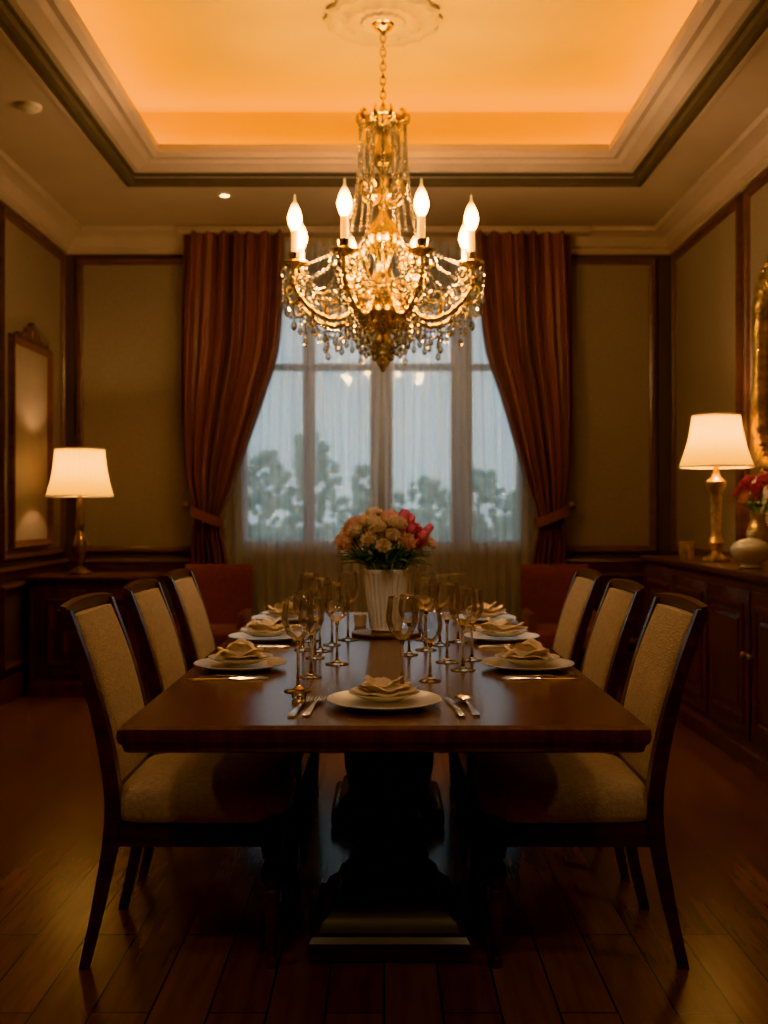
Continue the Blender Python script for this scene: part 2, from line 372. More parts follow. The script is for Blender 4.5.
curtain('translucent white voile sheer hanging over the window',8.018,[(0,1.27),(3.3,1.22)],[(0,-.01),(3.3,-.01)],14,.014,M_sheer,H-.05,name='sheer_curtain')
b=newbm(); box(b,(0,7.96,H-.03),(3.1,.2,.05),.006); tag(fin(b,'curtain_track',M_ceil),'painted curtain track fixed to the ceiling','curtain track')

b=newbm(); lathe(b,[(.06,0),(.058,-.02),(.03,-.035),(.001,-.036)],20); tag(fin(b,'smoke_detector',M_white,loc=(-1.87,5.55,H)),'small round pale smoke detector on the ceiling','smoke detector')
def downlight_or_fill(x,y,en,tilt=0,group='recessed ceiling lights',size=1.75,z=H,rz=0):  # builds the real ceiling light and the added fill spots
    e=root('downlight_or_fill','small round recessed ceiling spotlight, switched on, some added as unseen fill','ceiling light',(x,y,z),group=group)
    b=newbm(); lathe(b,[(.032,.0),(.05,.0),(.05,-.008),(.036,-.01),(.032,-.004)],20,cap=False); fin(b,'rim',M_white,e)
    b=newbm(); lathe(b,[(.033,-.002),(.001,-.003)],16); fin(b,'lens',M_down,e)
    L=bpy.data.lights.new('spot','SPOT'); L.energy=en; L.color=(1,.80,.62); L.spot_size=size; L.spot_blend=.9; L.shadow_soft_size=.12
    o=bpy.data.objects.new('spot_light',L); COL.objects.link(o); o.parent=e; o.location=(0,0,-.05); o.rotation_euler=(tilt,0,rz)
downlight_or_fill(-1.08,7.12,14)
downlight_or_fill(-2.0,1.8,28,.15); downlight_or_fill(1.95,1.8,28,.15)  # pair of unseen side spots added as fill
downlight_or_fill(-.8,-.3,48,.82,size=1.1); downlight_or_fill(.8,-.3,48,.82,size=1.1)  # unseen fill spots added behind the camera, tilted at the table
downlight_or_fill(0,.7,110,.95,size=.42)  # narrow unseen spot added to brighten flowers and table centre

# ------------------------------------------------------------ table
T=root('dining_table','long polished mahogany dining table on turned pedestals','table',(0,3.695,0))
b=newbm(); rectloft(b,[(.575,1.32,.695),(.585,1.33,.70),(.590,1.335,.715),(.597,1.342,.722),(.600,1.345,.735),(.598,1.343,.752),(.590,1.335,.760)]); fin(b,'tabletop',M_table,T,ang=.5)
b=newbm(); rectframe(b,.8,2.1,[(0,.66),(.012,.665),(.012,.696),(-.012,.696),(-.012,.66)]); fin(b,'apron',M_ped,T,smooth=False)
def pedestal(y):
    b=newbm()
    rectloft(b,[(.215,.215,0),(.222,.222,.01),(.222,.222,.055),(.212,.212,.07),(.195,.195,.075),(.185,.185,.10),(.155,.155,.125),(.145,.145,.155)],(0.015,y,0))
    lathe(b,[(.135,.15),(.142,.17),(.142,.19),(.125,.205),(.112,.215),(.118,.23),(.112,.245),(.09,.26),(.082,.29),(.088,.31),(.10,.325),(.10,.345),(.088,.355),(.095,.38),(.118,.43),(.13,.49),(.132,.53),(.12,.56),(.10,.575),(.10,.60),(.125,.61),(.128,.66),(.128,.70)],32,c=(0.015,y,0))
    return fin(b,'pedestal',M_ped,T,ang=.5)
pedestal(3.10-3.695); pedestal(4.35-3.695)

# ------------------------------------------------------------ dining chairs
def make_chair():
    e=root('dining_chair','dark mahogany dining chair with beige upholstered seat and back','chair',(0,0,0),group='dining chairs around the table')
    key=[(0,-.295),(.2,-.25),(.42,-.215),(.6,-.235),(.8,-.285),(.975,-.345)]
    for sy in (-1,1):
        b=newbm(); rings=[]
        for k in range(25):
            z=k/24*.975; x=cr(key,z); hw=.5*(.026+.016*min(1,z/.4)) if z<.5 else .021-.006*(z-.5)/.5
            hy=.5*(.026+.012*min(1,z/.4))
            if z>.5: hy*=1-.25*(z-.5)/.5
            y=sy*(.212+.006*max(0,z-.5)/.5)
            rings.append([(x-hw,y-hy,z),(x-hw*.2,y-hy*1.1,z),(x+hw,y-hy,z),(x+hw,y+hy,z),(x-hw*.2,y+hy*1.1,z),(x-hw,y+hy,z)])
        loft(b,rings); fin(b,'leg',M_wood,e,ang=.9)
    for sy in (-1,1):
        b=newbm(); box(b,(.215,sy*.205,.365),(.055,.055,.09),.005)
        lathe(b,[(.02,.32),(.027,.315),(.027,.30),(.018,.293),(.030,.27),(.033,.25),(.026,.225),(.016,.215),(.022,.208),(.022,.198),(.018,.19),(.020,.17),(.016,.08),(.012,.03),(.017,.022),(.016,0)],20,c=(.215,sy*.205,0),flute=0)
        fin(b,'leg',M_wood,e,ang=.6)
    b=newbm()
    rectframe(b,.41,.40,[(0,.333),(.026,.333),(.026,.396),(0,.396)],c=(.01,0))
    fin(b,'seat_frame',M_wood,e,ang=.5)
    b=newbm()
    def ringat(s,z,n=40,hx=.232,hy=.232):
        r=[]
        for k in range(n):
            a=TAU*k/n; c,s2=math.cos(a),math.sin(a)
            x=math.copysign(abs(c)**.28,c)*hx*s; y=math.copysign(abs(s2)**.28,s2)*hy*s
            r.append((x+.012,y,z))
        return r
    loft(b,[ringat(.95,.395),ringat(1.0,.402),ringat(1.02,.42),ringat(1.02,.45),ringat(.985,.472),ringat(.92,.487),ringat(.75,.50),ringat(.45,.508),ringat(.1,.511)])
    fin(b,'seat',M_fabric,e,ang=1.2)
    b=newbm(); rings=[]
    for k in range(17):
        t=k/16; z=.50+.455*t; x=cr(key,z)+.0
        th=.028*math.sin(PI*min(1,max(0,.08+.84*t)))**.35
        hy=.194
        r=[]
        for j in range(24):
            a=TAU*j/24; c,s=math.cos(a),math.sin(a)
            r.append((x+math.copysign(abs(c)**.6,c)*th,math.copysign(abs(s)**.25,s)*hy,z))
        rings.append(r)
    loft(b,rings); fin(b,'backrest',M_fabric,e,ang=1.0)
    b=newbm(); pts=[]
    for k in range(17):
        t=-1+2*k/16; y=t*.238
        pts.append((-.346-.010*(1-t*t),y,.967+.010*(1-t*t)))
    tube(b,pts,1,sect=[(-.020,-.007),(-.015,.009),(.012,.010),(.020,.003),(.018,-.008)],up=Vector((1,0,0)))
    fin(b,'crest_rail',M_wood,e,ang=.6)
    b=newbm(); box(b,(cr(key,.49)+.0,0,.487),(.03,.40,.03),.004)
    fin(b,'lower_rail',M_wood,e,ang=.6)
    return e
ch=make_chair()
ys=[3.07,3.75,4.43]
ch.location=(-.52,ys[0],0)
dup(ch,location=(-.52,ys[1],0)); dup(ch,location=(-.52,ys[2],0))
for y in ys: dup(ch,location=(.52,y,0),rotation_euler=(0,0,PI))

# ------------------------------------------------------------ tableware
TZ=.7605
def lath_obj(name,prof,mat,seg=40,**k):
    b=newbm(); lathe(b,prof,seg,cap=False,**k); return fin(b,name,mat,ang=.8)
plate=lath_obj('dinner_plate',[(.001,0.002),(.085,.002),(.09,0),(.095,.003),(.145,.017),(.147,.019),(.145,.021),(.098,.009),(.08,.007),(.001,.007)],M_porc)
tag(plate,'round cream porcelain dinner plate on the table','plate','dinner plates')
splate=lath_obj('salad_plate',[(.001,.001),(.05,.001),(.055,0),(.06,.003),(.098,.018),(.099,.020),(.096,.020),(.06,.007),(.001,.006)],M_porc)
tag(splate,'small cream porcelain plate stacked on dinner plate','plate','small plates')
def napkin():
    b=newbm()
    for lay,(R,Hh,n,ph,zz) in enumerate([(.086,.026,2,.3,.0),(.072,.042,3,1.3,.004),(.046,.056,2,.9,.006)]):
        def fn(u,v):
            a=TAU*u; lobe=(.5+.5*math.cos(n*a+ph))
            r=.012+(R-.012)*(v**.7)*(.88+.12*lobe)
            z=Hh*(v**1.4)*(.55+.45*lobe)+.0025*math.sin(7*a+v*4)*v
            if v>.85: r+=.008*(v-.85)/.15; z-=.007*(v-.85)/.15
            return (r*math.cos(a)*1.08,r*math.sin(a)*.9,.004+zz+z)
        grid(b,fn,64,14,True)
    lathe(b,[(.05,.0),(.045,.02),(.02,.048),(.002,.056)],16)
    return fin(b,'napkin',M_nap,ang=1.4)
nap=napkin(); tag(nap,'cream linen napkin folded into a lotus on plate','napkin','folded napkins')
def fork():
    b=newbm()
    loft(b,[[(-w,y,z),(w,y,z),(w,y,z+t),(-w,y,z+t)] for y,w,z,t in [(-.1,.006,.001,.002),(-.095,.0085,.001,.003),(-.06,.006,.002,.003),(0,.003,.004,.003),(.03,.003,.005,.003),(.042,.010,.003,.002),(.052,.0115,.002,.002)]])
    for x in (-.0095,-.0032,.0032,.0095):
        loft(b,[[(x-w,y,z),(x+w,y,z),(x+w,y,z+.0016),(x-w,y,z+.0016)] for y,w,z in [(.05,.002,.002),(.075,.0017,.002),(.098,.0008,.005)]])
    return fin(b,'fork',M_silver,ang=.8)
def knife():
    b=newbm()
    loft(b,[[(-w,y,.001),(w,y,.001),(w*.7,y,t),(-w*.7,y,t)] for y,w,t in [(-.115,.007,.004),(-.10,.009,.006),(-.02,.006,.006),(0,.005,.005),(.01,.009,.003),(.08,.010,.0028),(.105,.007,.0025),(.115,.002,.002)]])
    return fin(b,'knife',M_silver,ang=.8)
def spoon():
    b=newbm()
    loft(b,[[(-w,y,z),(w,y,z),(w,y,z+.0025),(-w,y,z+.0025)] for y,w,z in [(-.1,.006,.001),(-.09,.008,.001),(-.05,.005,.003),(.03,.003,.007),(.045,.004,.007)]])
    def fn(u,v):
        a=TAU*u; return (.018*v*math.cos(a),.07+.028*v*math.sin(a),.002+.006*v*v)
    grid(b,fn,24,5,True)
    return fin(b,'spoon',M_silver,ang=.9)
fk,kn,sp=fork(),knife(),spoon()
tag(fk,'polished silver dinner fork on the table','fork','silver forks'); tag(kn,'polished silver dinner knife on the table','knife','silver knives'); tag(sp,'polished silver spoon beside the knife','spoon','silver spoons')
used=set()
def put(o,x,y,z,rz=0,s=1):
    if o.name not in used: used.add(o.name); n=o
    else: n=dup(o)
    n.location=(x,y,z); n.rotation_euler=(0,0,rz); n.scale=(s,s,s); return n
put(plate,0,2.60,TZ,0,.97); put(splate,0,2.60,TZ+.0185,0,.9); put(nap,0,2.60,TZ+.025,.3,.82)
put(fk,-.205,2.57,TZ,-.10,1.2); put(fk,-.172,2.58,TZ,-.10,1.2); put(kn,.172,2.58,TZ,.08,1.15); put(sp,.208,2.58,TZ,.08,1.2)
for sx in (-1,1):
    for i,y in enumerate((3.22,3.93,4.62)):
        x=sx*.44
        put(plate,x,y,TZ,0,.97); put(splate,x,y,TZ+.0185); n=put(nap,x,y,TZ+.0255,random.uniform(0,3),1.0)
        put(kn,sx*.45,y-.205,TZ,-sx*PI/2+.03); put(fk,sx*.45,y-.175,TZ,-sx*PI/2)
def wineglass(h,R):
    e=root('wine_glass','clear stemmed crystal wine glass on the table','glass',(0,0,0),group='stemware on the table')
    bh=h*.45; zb=h-bh
    b=newbm(); lathe(b,[(.006,zb-.004),(.012,zb),(R*.72,zb+bh*.16),(R*.98,zb+bh*.4),(R,zb+bh*.52),(R*.93,zb+bh*.75),(R*.82,h)],32,cap=False); fin(b,'bowl',M_glass,e,ang=None)
    b=newbm(); tube(b,[(R*.82*math.cos(TAU*k/32),R*.82*math.sin(TAU*k/32),h) for k in range(32)],.0014,6,closed=True,up=Vector((0,0,1))); fin(b,'rim',M_edge,e)
    b=newbm(); lathe(b,[(R*.85,.0005),(R*.85,.002),(.012,.006),(.0045,.015),(.0038,.05),(.0038,zb-.02),(.007,zb-.003)],24); fin(b,'stem',M_crystal,e,ang=None)
    return e
g1,g2,g3=wineglass(.25,.044),wineglass(.225,.038),wineglass(.20,.036)
G={1:g1,2:g2,3:g3}
def P(px,py,z=.76):
    s=(py-512)/(CZ-z); return ((px-384)/s,F/s)
for px,py,k in [(298,691,1),(311,677,2),(337,664,1),(315,658,2),(320,651,1),(332,645,2),(348,640,1),(402,690,1),(430,681,3),(463,670,1),(447,662,1),(426,650,1),(409,655,3),(440,645,1),(472,660,2),(310,641,1),(458,642,1),(303,650,3),(425,640,1)]:
    x,y=P(px,py); put(G[k],x,y,TZ,0)
e=root('salt_cellar','tiny cut-glass salt cellar with gold lid','salt cellar',(-.262,2.68,TZ))
b=newbm(); lathe(b,[(.014,0),(.018,.004),(.019,.018),(.012,.022)],8); fin(b,'jar',M_crystal,e,ang=.3)
b=newbm(); lathe(b,[(.013,.0215),(.014,.026),(.006,.033),(.001,.035)],16); fin(b,'lid',M_gold,e)
e.location=(*P(299,699),TZ)
# vase
vx,vy=.008,4.10
b=newbm(); lathe(b,[(.13,0),(.135,.004),(.135,.012),(.10,.016),(.001,.016)],40); tag(fin(b,'round_tray',M_bronze,loc=(vx,vy,TZ)),'round dark bronze tray under the vase','tray')
VZ=TZ+.0165
b=newbm(); lathe(b,[(.001,.001),(.055,.001),(.06,.006),(.058,.014),(.06,.02),(.074,.12),(.086,.218),(.092,.225),(.092,.24),(.088,.242),(.080,.235),(.070,.12),(.055,.02),(.001,.012)],144,flute=24,famp=.05,fz=(.018,.219),cap=False)
tag(fin(b,'flower_vase',M_porc,loc=(vx,vy,VZ),ang=1.0),'white ribbed porcelain vase holding fresh flowers','vase')
def bloom(kind,mat):
    b=newbm()
    if kind=='c':
        L=[(1,.55,8,.10),(.85,.75,9,.12),(.62,.9,7,.14),(.38,1.0,6,.15),(.18,1.0,5,.1)]
    else:
        L=[(.8,.9,3,.06),(.72,1.15,3,.05),(.5,1.2,3,.05)]
    R=.037 if kind=='c' else .025
    Hh=.036 if kind=='c' else .048
    for i,(k,hh,n,am) in enumerate(L):
        ph=random.random()*TAU
        def fn(u,v):
            a=TAU*u
            r=R*k*math.sin(min(1,v*1.0)*PI*(.5 if kind=='c' else .68))*(1+am*math.sin(n*a+ph)*v)
            z=Hh*hh*(v**1.5)+.14*R*math.sin(2*n*a+ph)*v
            return (r*math.cos(a),r*math.sin(a),z)
        grid(b,fn,40,6,True)
    lathe(b,[(.004,-.02),(.009,-.006),(.008,.004)],10)
    return fin(b,'bloom',mat,ang=1.2)
BL={'cream':bloom('c',M_cream),'peach':bloom('c',M_peach),'pink':bloom('t',M_pink),'pinkc':bloom('c',M_pink)}
usedb=set()
def leafmesh(b,p0,p1,w,bend):
    p0=Vector(p0);p1=Vector(p1); d=p1-p0; side=d.cross(Vector((0,0,1))).normalized(); up=side.cross(d).normalized()
    def fn(u,v):
        return p0+d*v+side*(u-.5)*2*w*math.sin(PI*(.08+.9*v))**.8+up*(bend*math.sin(PI*v)+.25*w*abs(u-.5)*2)
    grid(b,fn,4,10); return b
def flower(kind,top,basep,dirv,label,group,s=1,leaf=2,neckz=.215):
    e=root('flower',label,'flower',basep,group=group)
    bp=Vector(basep); tp=Vector(top)-bp
    if kind not in usedb: usedb.add(kind); o=BL[kind]
    else: o=dup(BL[kind])
    o.parent=e; o.location=tp; o.rotation_euler=Vector(dirv).to_track_quat('Z','Y').to_euler(); o.scale=(s,s,s)
    b=newbm(); dv=Vector(dirv).normalized()
    neck=Vector((tp.x*.3,tp.y*.3,neckz))
    tube(b,spline([(0,0,0),neck*.6,neck,tp-dv*.02],4),.0022,6); fin(b,'stem',M_green,e)
    for q_ in range(leaf):
        a=random.random()*TAU
        q=neck.lerp(tp,random.uniform(.05,.35))
        dd=Vector((tp.x,tp.y,0)); dd=dd.normalized() if dd.length>.01 else Vector((1,0,0))
        end=q+Vector((dd.x*.085+.04*math.cos(a),dd.y*.085+.04*math.sin(a),random.uniform(.0,.05)))
        b=newbm(); leafmesh(b,q,end,.013,.012); fin(b,'leaf',M_green,e,ang=None)
N=38
for i in range(N):
    t=(i+.5)/N; ph=math.acos(1-t*.97); th=i*2.39996
    d=Vector((math.sin(ph)*math.cos(th),math.sin(ph)*math.sin(th),math.cos(ph)))
    rr=random.uniform(.9,1.08)
    top=Vector((vx-.01+d.x*.172*rr,vy+d.y*.15*rr,1.10+d.z*.115*rr))
    if d.x>.42: kind=random.choice(['pink','pink','pinkc','peach'])
    elif d.x>.1: kind=random.choice(['cream','cream','peach','pinkc'])
    else: kind=random.choice(['cream','cream','cream','peach'])
    lab={'cream':'ruffled cream carnation standing in the ribbed vase','peach':'ruffled peach carnation standing in the ribbed vase','pink':'pink tulip bloom standing in the ribbed vase','pinkc':'deep pink carnation standing in the ribbed vase'}[kind]
    flower(kind,top,(vx+d.x*.03,vy+d.y*.03,VZ+.02),d+Vector((0,0,.5)),lab,'flowers in the table vase',random.uniform(.8,1.12))
b=newbm(); lathe(b,[(.022,0),(.026,.01),(.028,.05),(.025,.052),(.022,.04),(.001,.04)],24,cap=False)
tag(fin(b,'votive_holder',M_porc,loc=(-.10,4.42,TZ),ang=1),'small cream votive holder beside the vase','candle holder')

# ------------------------------------------------------------ cabinets
def cabinet(name,label,L,D,Hc,nd,loc,rz):
    e=root(name,label,'cabinet',loc,rz)
    b=newbm()
    rectloft(b,[(L/2-.015,D/2-.012,0),(L/2-.015,D/2-.012,.08),(L/2-.03,D/2-.025,.095),(L/2-.035,D/2-.03,.11),(L/2-.035,D/2-.03,Hc-.06),(L/2-.02,D/2-.02,Hc-.045),(L/2-.01,D/2-.01,Hc-.035)])
    fin(b,'body',M_cab,e,ang=.4)
    b=newbm(); rectloft(b,[(L/2-.012,D/2-.012,Hc-.036),(L/2,D/2,Hc-.028),(L/2+.0,D/2+.0,Hc-.010),(L/2-.006,D/2-.006,Hc)]); fin(b,'cabinet_top',M_cab,e,ang=.4)
    dw=(L-.14)/nd; z0,z1=.14,Hc-.09
    for i in range(nd):
        x=-L/2+.07+dw*(i+.5); yf=-(D/2-.03)
        Mf=Matrix(((1,0,0,x),(0,0,-1,yf),(0,1,0,(z0+z1)/2),(0,0,0,1)))
        w=dw-.02; h=z1-z0; b=newbm()
        box(b,(0,0,.007),(w,h,.014),.003,Mf)
        rectframe(b,w-.15,h-.15,[(-.03,.013),(-.022,.02),(-.006,.026),(.006,.026),(.012,.018),(.02,.013)],Mf)
        rectloft(b,[((w-.26)/2,(h-.26)/2,.013),((w-.30)/2,(h-.30)/2,.024),((w-.31)/2,(h-.31)/2,.024)],M=Mf)
        d=fin(b,'door',M_cab,e,ang=.4)
        b=newbm(); sx=1 if i%2==0 else -1
        lathe(b,[(.006,.012),(.006,.026),(.014,.03),(.014,.04),(.004,.045)],14,M=Mf,c=(sx*(w/2-.035),.05,0)); fin(b,'handle',M_agold,d)
    for sx in (-1,1):
        b=newbm()
        lathe(b,[(.02,.11),(.024,.13),(.018,.15),(.018,Hc-.14),(.024,Hc-.11),(.02,Hc-.07)],16,c=(sx*(L/2-.035),-(D/2-.035),0),flute=8,famp=.08,fz=(.15,Hc-.13))
        fin(b,'corner_column',M_cab,e,ang=.6)
    return e
SBX0,SBH=1.74,.95
SBC=((SBX0+2.19)/2,(4.3+7.12)/2)
cabinet('sideboard','long dark mahogany sideboard with raised panel doors',7.12-4.3,.45,SBH,4,(SBC[0],SBC[1],0),-PI/2)
cabinet('side_cabinet','dark wooden side cabinet under a table lamp',.84,.45,.81,2,(-1.985,7.25,0),0)

# ------------------------------------------------------------ lamps
def lamp(label,loc,h,rb,rt,sh,mat,body,en):
    e=root('table_lamp',label,'lamp',loc,group='table lamps')
    b=newbm(); lathe(b,[(.075,0),(.08,.008),(.078,.02),(.05,.03),(.04,.04),(.03,.045)],28); fin(b,'lamp_base',mat,e,ang=.6)
    zs=h-sh
    b=newbm(); lathe(b,[(r,.04+(zs-.02)*t) for r,t in body],28); fin(b,'lamp_body',mat,e,ang=.7)
    b=newbm()
    def fn(u,v):
        a=TAU*u; r=rb+(rt-rb)*v; r+=.012*math.sin(PI*v)*-1; r*=1+.016*math.cos(30*a)
        return (r*math.cos(a),r*math.sin(a),zs+sh*v)
    grid(b,fn,180,8,True); fin(b,'lamp_shade',M_shade,e,ang=None)
    for r,z in ((rb,zs),(rt,h)):
        b=newbm(); tube(b,[(r*math.cos(TAU*k/40),r*math.sin(TAU*k/40),z) for k in range(40)],.006,6,closed=True,up=Vector((0,0,1)))
        fin(b,'shade_trim',M_nap,e)
    b=newbm(); tube(b,[(0,0,zs),(0,0,h+.005)],.004,8); lathe(b,[(.012,h),(.014,h+.01),(.004,h+.025),(.001,h+.03)],12)
    for k in range(3): tube(b,[(0,0,h-.01),(rt*math.cos(TAU*k/3),rt*math.sin(TAU*k/3),h)],.002,6)
    fin(b,'lamp_harp',M_bronze,e)
    b=newbm(); ell(b,(0,0,zs+sh*.45),(.03,.03,.04)); fin(b,'bulb',M_lampbulb,e)
    Ld=bpy.data.lights.new('lamp','POINT'); Ld.energy=en; Ld.color=(1,.70,.42); Ld.shadow_soft_size=.04
    o=bpy.data.objects.new('lamp_light',Ld); COL.objects.link(o); o.parent=e; o.location=(0,0,zs+sh*.45+.04)
    return e
lamp('bronze table lamp with glowing pleated cream shade on side cabinet',(-2.10,7.25,.8105),.86,.224,.165,.32,M_bronze,[(.03,0),(.018,.04),(.03,.10),(.045,.2),(.05,.3),(.035,.42),(.018,.5),(.03,.55),(.03,.6),(.02,.7),(.025,.85),(.012,.95),(.01,1)],22)
lamp('ornate gold table lamp with glowing cream shade on sideboard',(1.955,6.18,SBH+.0005),.855,.210,.135,.30,M_agold,[(.035,0),(.022,.04),(.04,.09),(.05,.13),(.035,.18),(.028,.25),(.033,.6),(.036,.68),(.055,.74),(.058,.8),(.03,.85),(.018,.9),(.012,1)],22)

b=newbm(); lathe(b,[(.03,0),(.04,.004),(.045,.05),(.045,.11),(.042,.11),(.041,.05),(.035,.012),(.001,.012)],28,flute=14,famp=.02,fz=(.01,.1),cap=False)
tag(fin(b,'candle_tumbler',M_agold,loc=(1.845,6.40,SBH),ang=1),'short gold glass candle tumbler on the sideboard','candle holder')
e=root('tureen','white porcelain lidded tureen on the sideboard','tureen',(1.90,5.44,SBH))
b=newbm(); lathe(b,[(.05,0),(.055,.006),(.04,.02),(.07,.035),(.098,.07),(.105,.095),(.10,.098)],32); fin(b,'bowl',M_porc,e,ang=.8)
b=newbm(); lathe(b,[(.103,.098),(.104,.104),(.085,.13),(.05,.148),(.012,.155),(.01,.165),(.018,.175),(.012,.187),(.001,.19)],32); fin(b,'lid',M_porc,e,ang=.8)
b=newbm(); lathe(b,[(.001,.001),(.05,.001),(.05,.01),(.025,.03),(.03,.06),(.06,.13),(.065,.17),(.05,.22),(.035,.25),(.045,.28),(.042,.28),(.03,.25),(.045,.2),(.001,.1)],28,cap=False)
bx,by=2.06,5.78
tag(fin(b,'gold_vase',M_agold,loc=(bx,by,SBH),ang=1),'gold urn vase with pink flowers on the sideboard','vase')
for i in range(14):
    t=(i+.5)/14; ph=math.acos(1-t); th=i*2.39996
    d=Vector((math.sin(ph)*math.cos(th),math.sin(ph)*math.sin(th),math.cos(ph)))
    kind=random.choice(['pinkc','pinkc','peach'])
    flower(kind,(bx+d.x*.10,by+d.y*.12,SBH+.35+d.z*.12),(bx,by,SBH+.15),d+Vector((0,0,.5)),'deep pink carnation in the gold urn vase' if kind=='pinkc' else 'peach carnation in the gold urn vase','flowers in the sideboard urn',1.0,leaf=1,neckz=.13)

# gold mirror on right wall
e=root('wall_mirror','ornate carved gold framed mirror hung on the wall','mirror',(XR-.01,5.60,1.42))
Mm=Matrix(((0,0,-1,0),(-1,0,0,0),(0,1,0,.62),(0,0,0,1)))
def sup(a,hx,hy,p=.5):
    c,s=math.cos(a),math.sin(a); return math.copysign(abs(c)**p,c)*hx,math.copysign(abs(s)**p,s)*hy
b=newbm(); pts=[(*sup(TAU*k/96,.47,.56),.03) for k in range(96)]
tube(b,pts,[.045+.006*math.sin(k*1.57) for k in range(96)],10,closed=True,up=Vector((0,0,1)),M=Mm)
for k in range(44):
    a=TAU*k/44; x,y=sup(a,.53,.62); r=random.uniform(.03,.05)
    ell(b,(x,y,.035),(r,r*.7,.025),Mm); x,y=sup(a+.07,.44,.53); ell(b,(x,y,.05),(.018,.018,.015),Mm)
for s in (-1,1):
    for q in range(5): ell(b,(s*.06*q,.64+.06*(1-q/5),.04),(.05,.06*(1-q*.12),.03),Mm)
fin(b,'mirror_frame',M_mgold,e,ang=1.2)
b=newbm(); rg=[(*sup(TAU*k/96,.46,.55),.012) for k in range(96)]; vs=[b.verts.new(Mm@Vector(p)) for p in rg]; b.faces.new(vs); fin(b,'mirror_glass',M_mirror,e,smooth=False)
# left wall framed panel
e=root('wall_picture','tall dark wooden frame with carved crest, plain tan panel','picture',(XL+.009,7.22,.98))
Mp=Matrix(((0,0,1,0),(1,0,0,0),(0,1,0,.72),(0,0,0,1)))
b=newbm(); rectframe(b,.80,1.40,[(-.05,0),(-.05,.02),(-.03,.03),(-.01,.045),(.0,.04),(.005,0)],Mp)
fin(b,'picture_frame',M_mould,e,ang=.5)
b=newbm()
pl=[(-.30,0)]+[(x/20*.30,.11*math.exp(-(x/9)**2)+.03*math.cos(x/20*PI*3)**2+.0) for x in range(-20,21)]+[(.30,0)]
loft(b,[[(x,.70+y,z) for x,y in pl] for z in (0.0,.035)],M=Mp); ell(b,(0,.76,.035),(.05,.045,.02),Mp)
fin(b,'crest',M_mould,e,ang=.5)
b=newbm(); box(b,(0,0,.008),(.74,1.34,.012),M=Mp); fin(b,'picture_panel',M_pic,e,smooth=False)

# ------------------------------------------------------------ red armchairs
def armchair():
    e=root('armchair','dark red upholstered armchair near the window','armchair',(0,0,0),group='window armchairs')
    b=newbm(); box(b,(0,-.02,.36),(.46,.46,.16),.045,seg=4); fin(b,'seat',M_red,e,ang=None)
    b=newbm()
    rings=[]
    for k in range(13):
        t=k/12; z=.30+.56*t; hx=.25*(1-.10*max(0,t-.75)**2*16*.3); th=.05*(1-.75*max(0,(t-.85)/.15)**2)
        yy=.24+.05*t
        rings.append([(math.copysign(abs(math.cos(a))**.35,math.cos(a))*hx,yy+math.copysign(abs(math.sin(a))**.5,math.sin(a))*th,z) for a in [TAU*j/28 for j in range(28)]])
    loft(b,rings); fin(b,'backrest',M_red,e,ang=1.2)
    for s in (-1,1):
        b=newbm(); box(b,(s*.225,-.0,.42),(.06,.42,.26),.025,seg=3); fin(b,'armrest',M_red,e,ang=None)
    for sx in (-1,1):
        for sy in (-.2,.22):
            b=newbm(); lathe(b,[(.012,0),(.018,.1),(.024,.29)],12,c=(sx*.2,sy,0)); fin(b,'leg',M_wood,e)
    return e
a1=armchair(); a1.location=(-1.20,7.35,0)
a2=dup(a1); a2.location=(1.24,7.35,0)

# ------------------------------------------------------------ chandelier
CX,CY=-.005,5.52
C=root('chandelier','ornate gold chandelier with candle bulbs and crystal drops','chandelier',(CX,CY,HU))
def Z(z): return z-HU
b=newbm(); lathe(b,[(.09,0),(.095,-.015),(.08,-.03),(.05,-.045),(.045,-.06),(.02,-.075),(.012,-.09)],28); fin(b,'canopy',M_gold,C,ang=.6)
b=newbm(); 
z=HU-.09; i=0
while z>3.36:
    pts=[]
    for k in range(14):
        a=TAU*k/14; u=.014*math.cos(a); w=.024*math.sin(a)
        pts.append((u if i%2==0 else 0,0 if i%2==0 else u,Z(z-.02)+w))
    tube(b,pts,.0045,6,closed=True); z-=.037; i+=1
fin(b,'chain',M_gold,C,ang=None)
prof=[(.004,3.37),(.02,3.36),(.028,3.345),(.045,3.335),(.10,3.31),(.115,3.30),(.10,3.285),(.06,3.275),(.035,3.25),(.028,3.2),(.035,3.17),(.055,3.14),(.06,3.10),(.04,3.06),(.022,3.03),(.018,2.96),(.03,2.93),(.05,2.915),(.05,2.90),(.028,2.88),(.022,2.82),(.035,2.78),(.075,2.74),(.095,2.70),(.10,2.66),(.08,2.62),(.045,2.58),(.03,2.54),(.035,2.50),(.06,2.46),(.075,2.42),(.06,2.38),(.05,2.34),(.09,2.32),(.135,2.30),(.14,2.28),(.12,2.25),(.08,2.22),(.045,2.20),(.035,2.17),(.05,2.14),(.045,2.11),(.02,2.08),(.015,2.05),(.026,2.03),(.02,2.0),(.004,1.975)]
b=newbm(); lathe(b,[(r,Z(z)) for r,z in prof],48,flute=12,famp=.07,fz=(Z(2.75),Z(2.22))); 
for k in range(10):
    a=TAU*k/10; R=Matrix.Rotation(a,4,'Z')
    tube(b,[R@Vector(p) for p in spline([(.09,0,Z(3.28)),(.12,0,Z(3.28)),(.135,0,Z(3.31)),(.125,0,Z(3.335)),(.11,0,Z(3.325))],4)],[.012]*6+[.010]*5+[.007]*6,6)
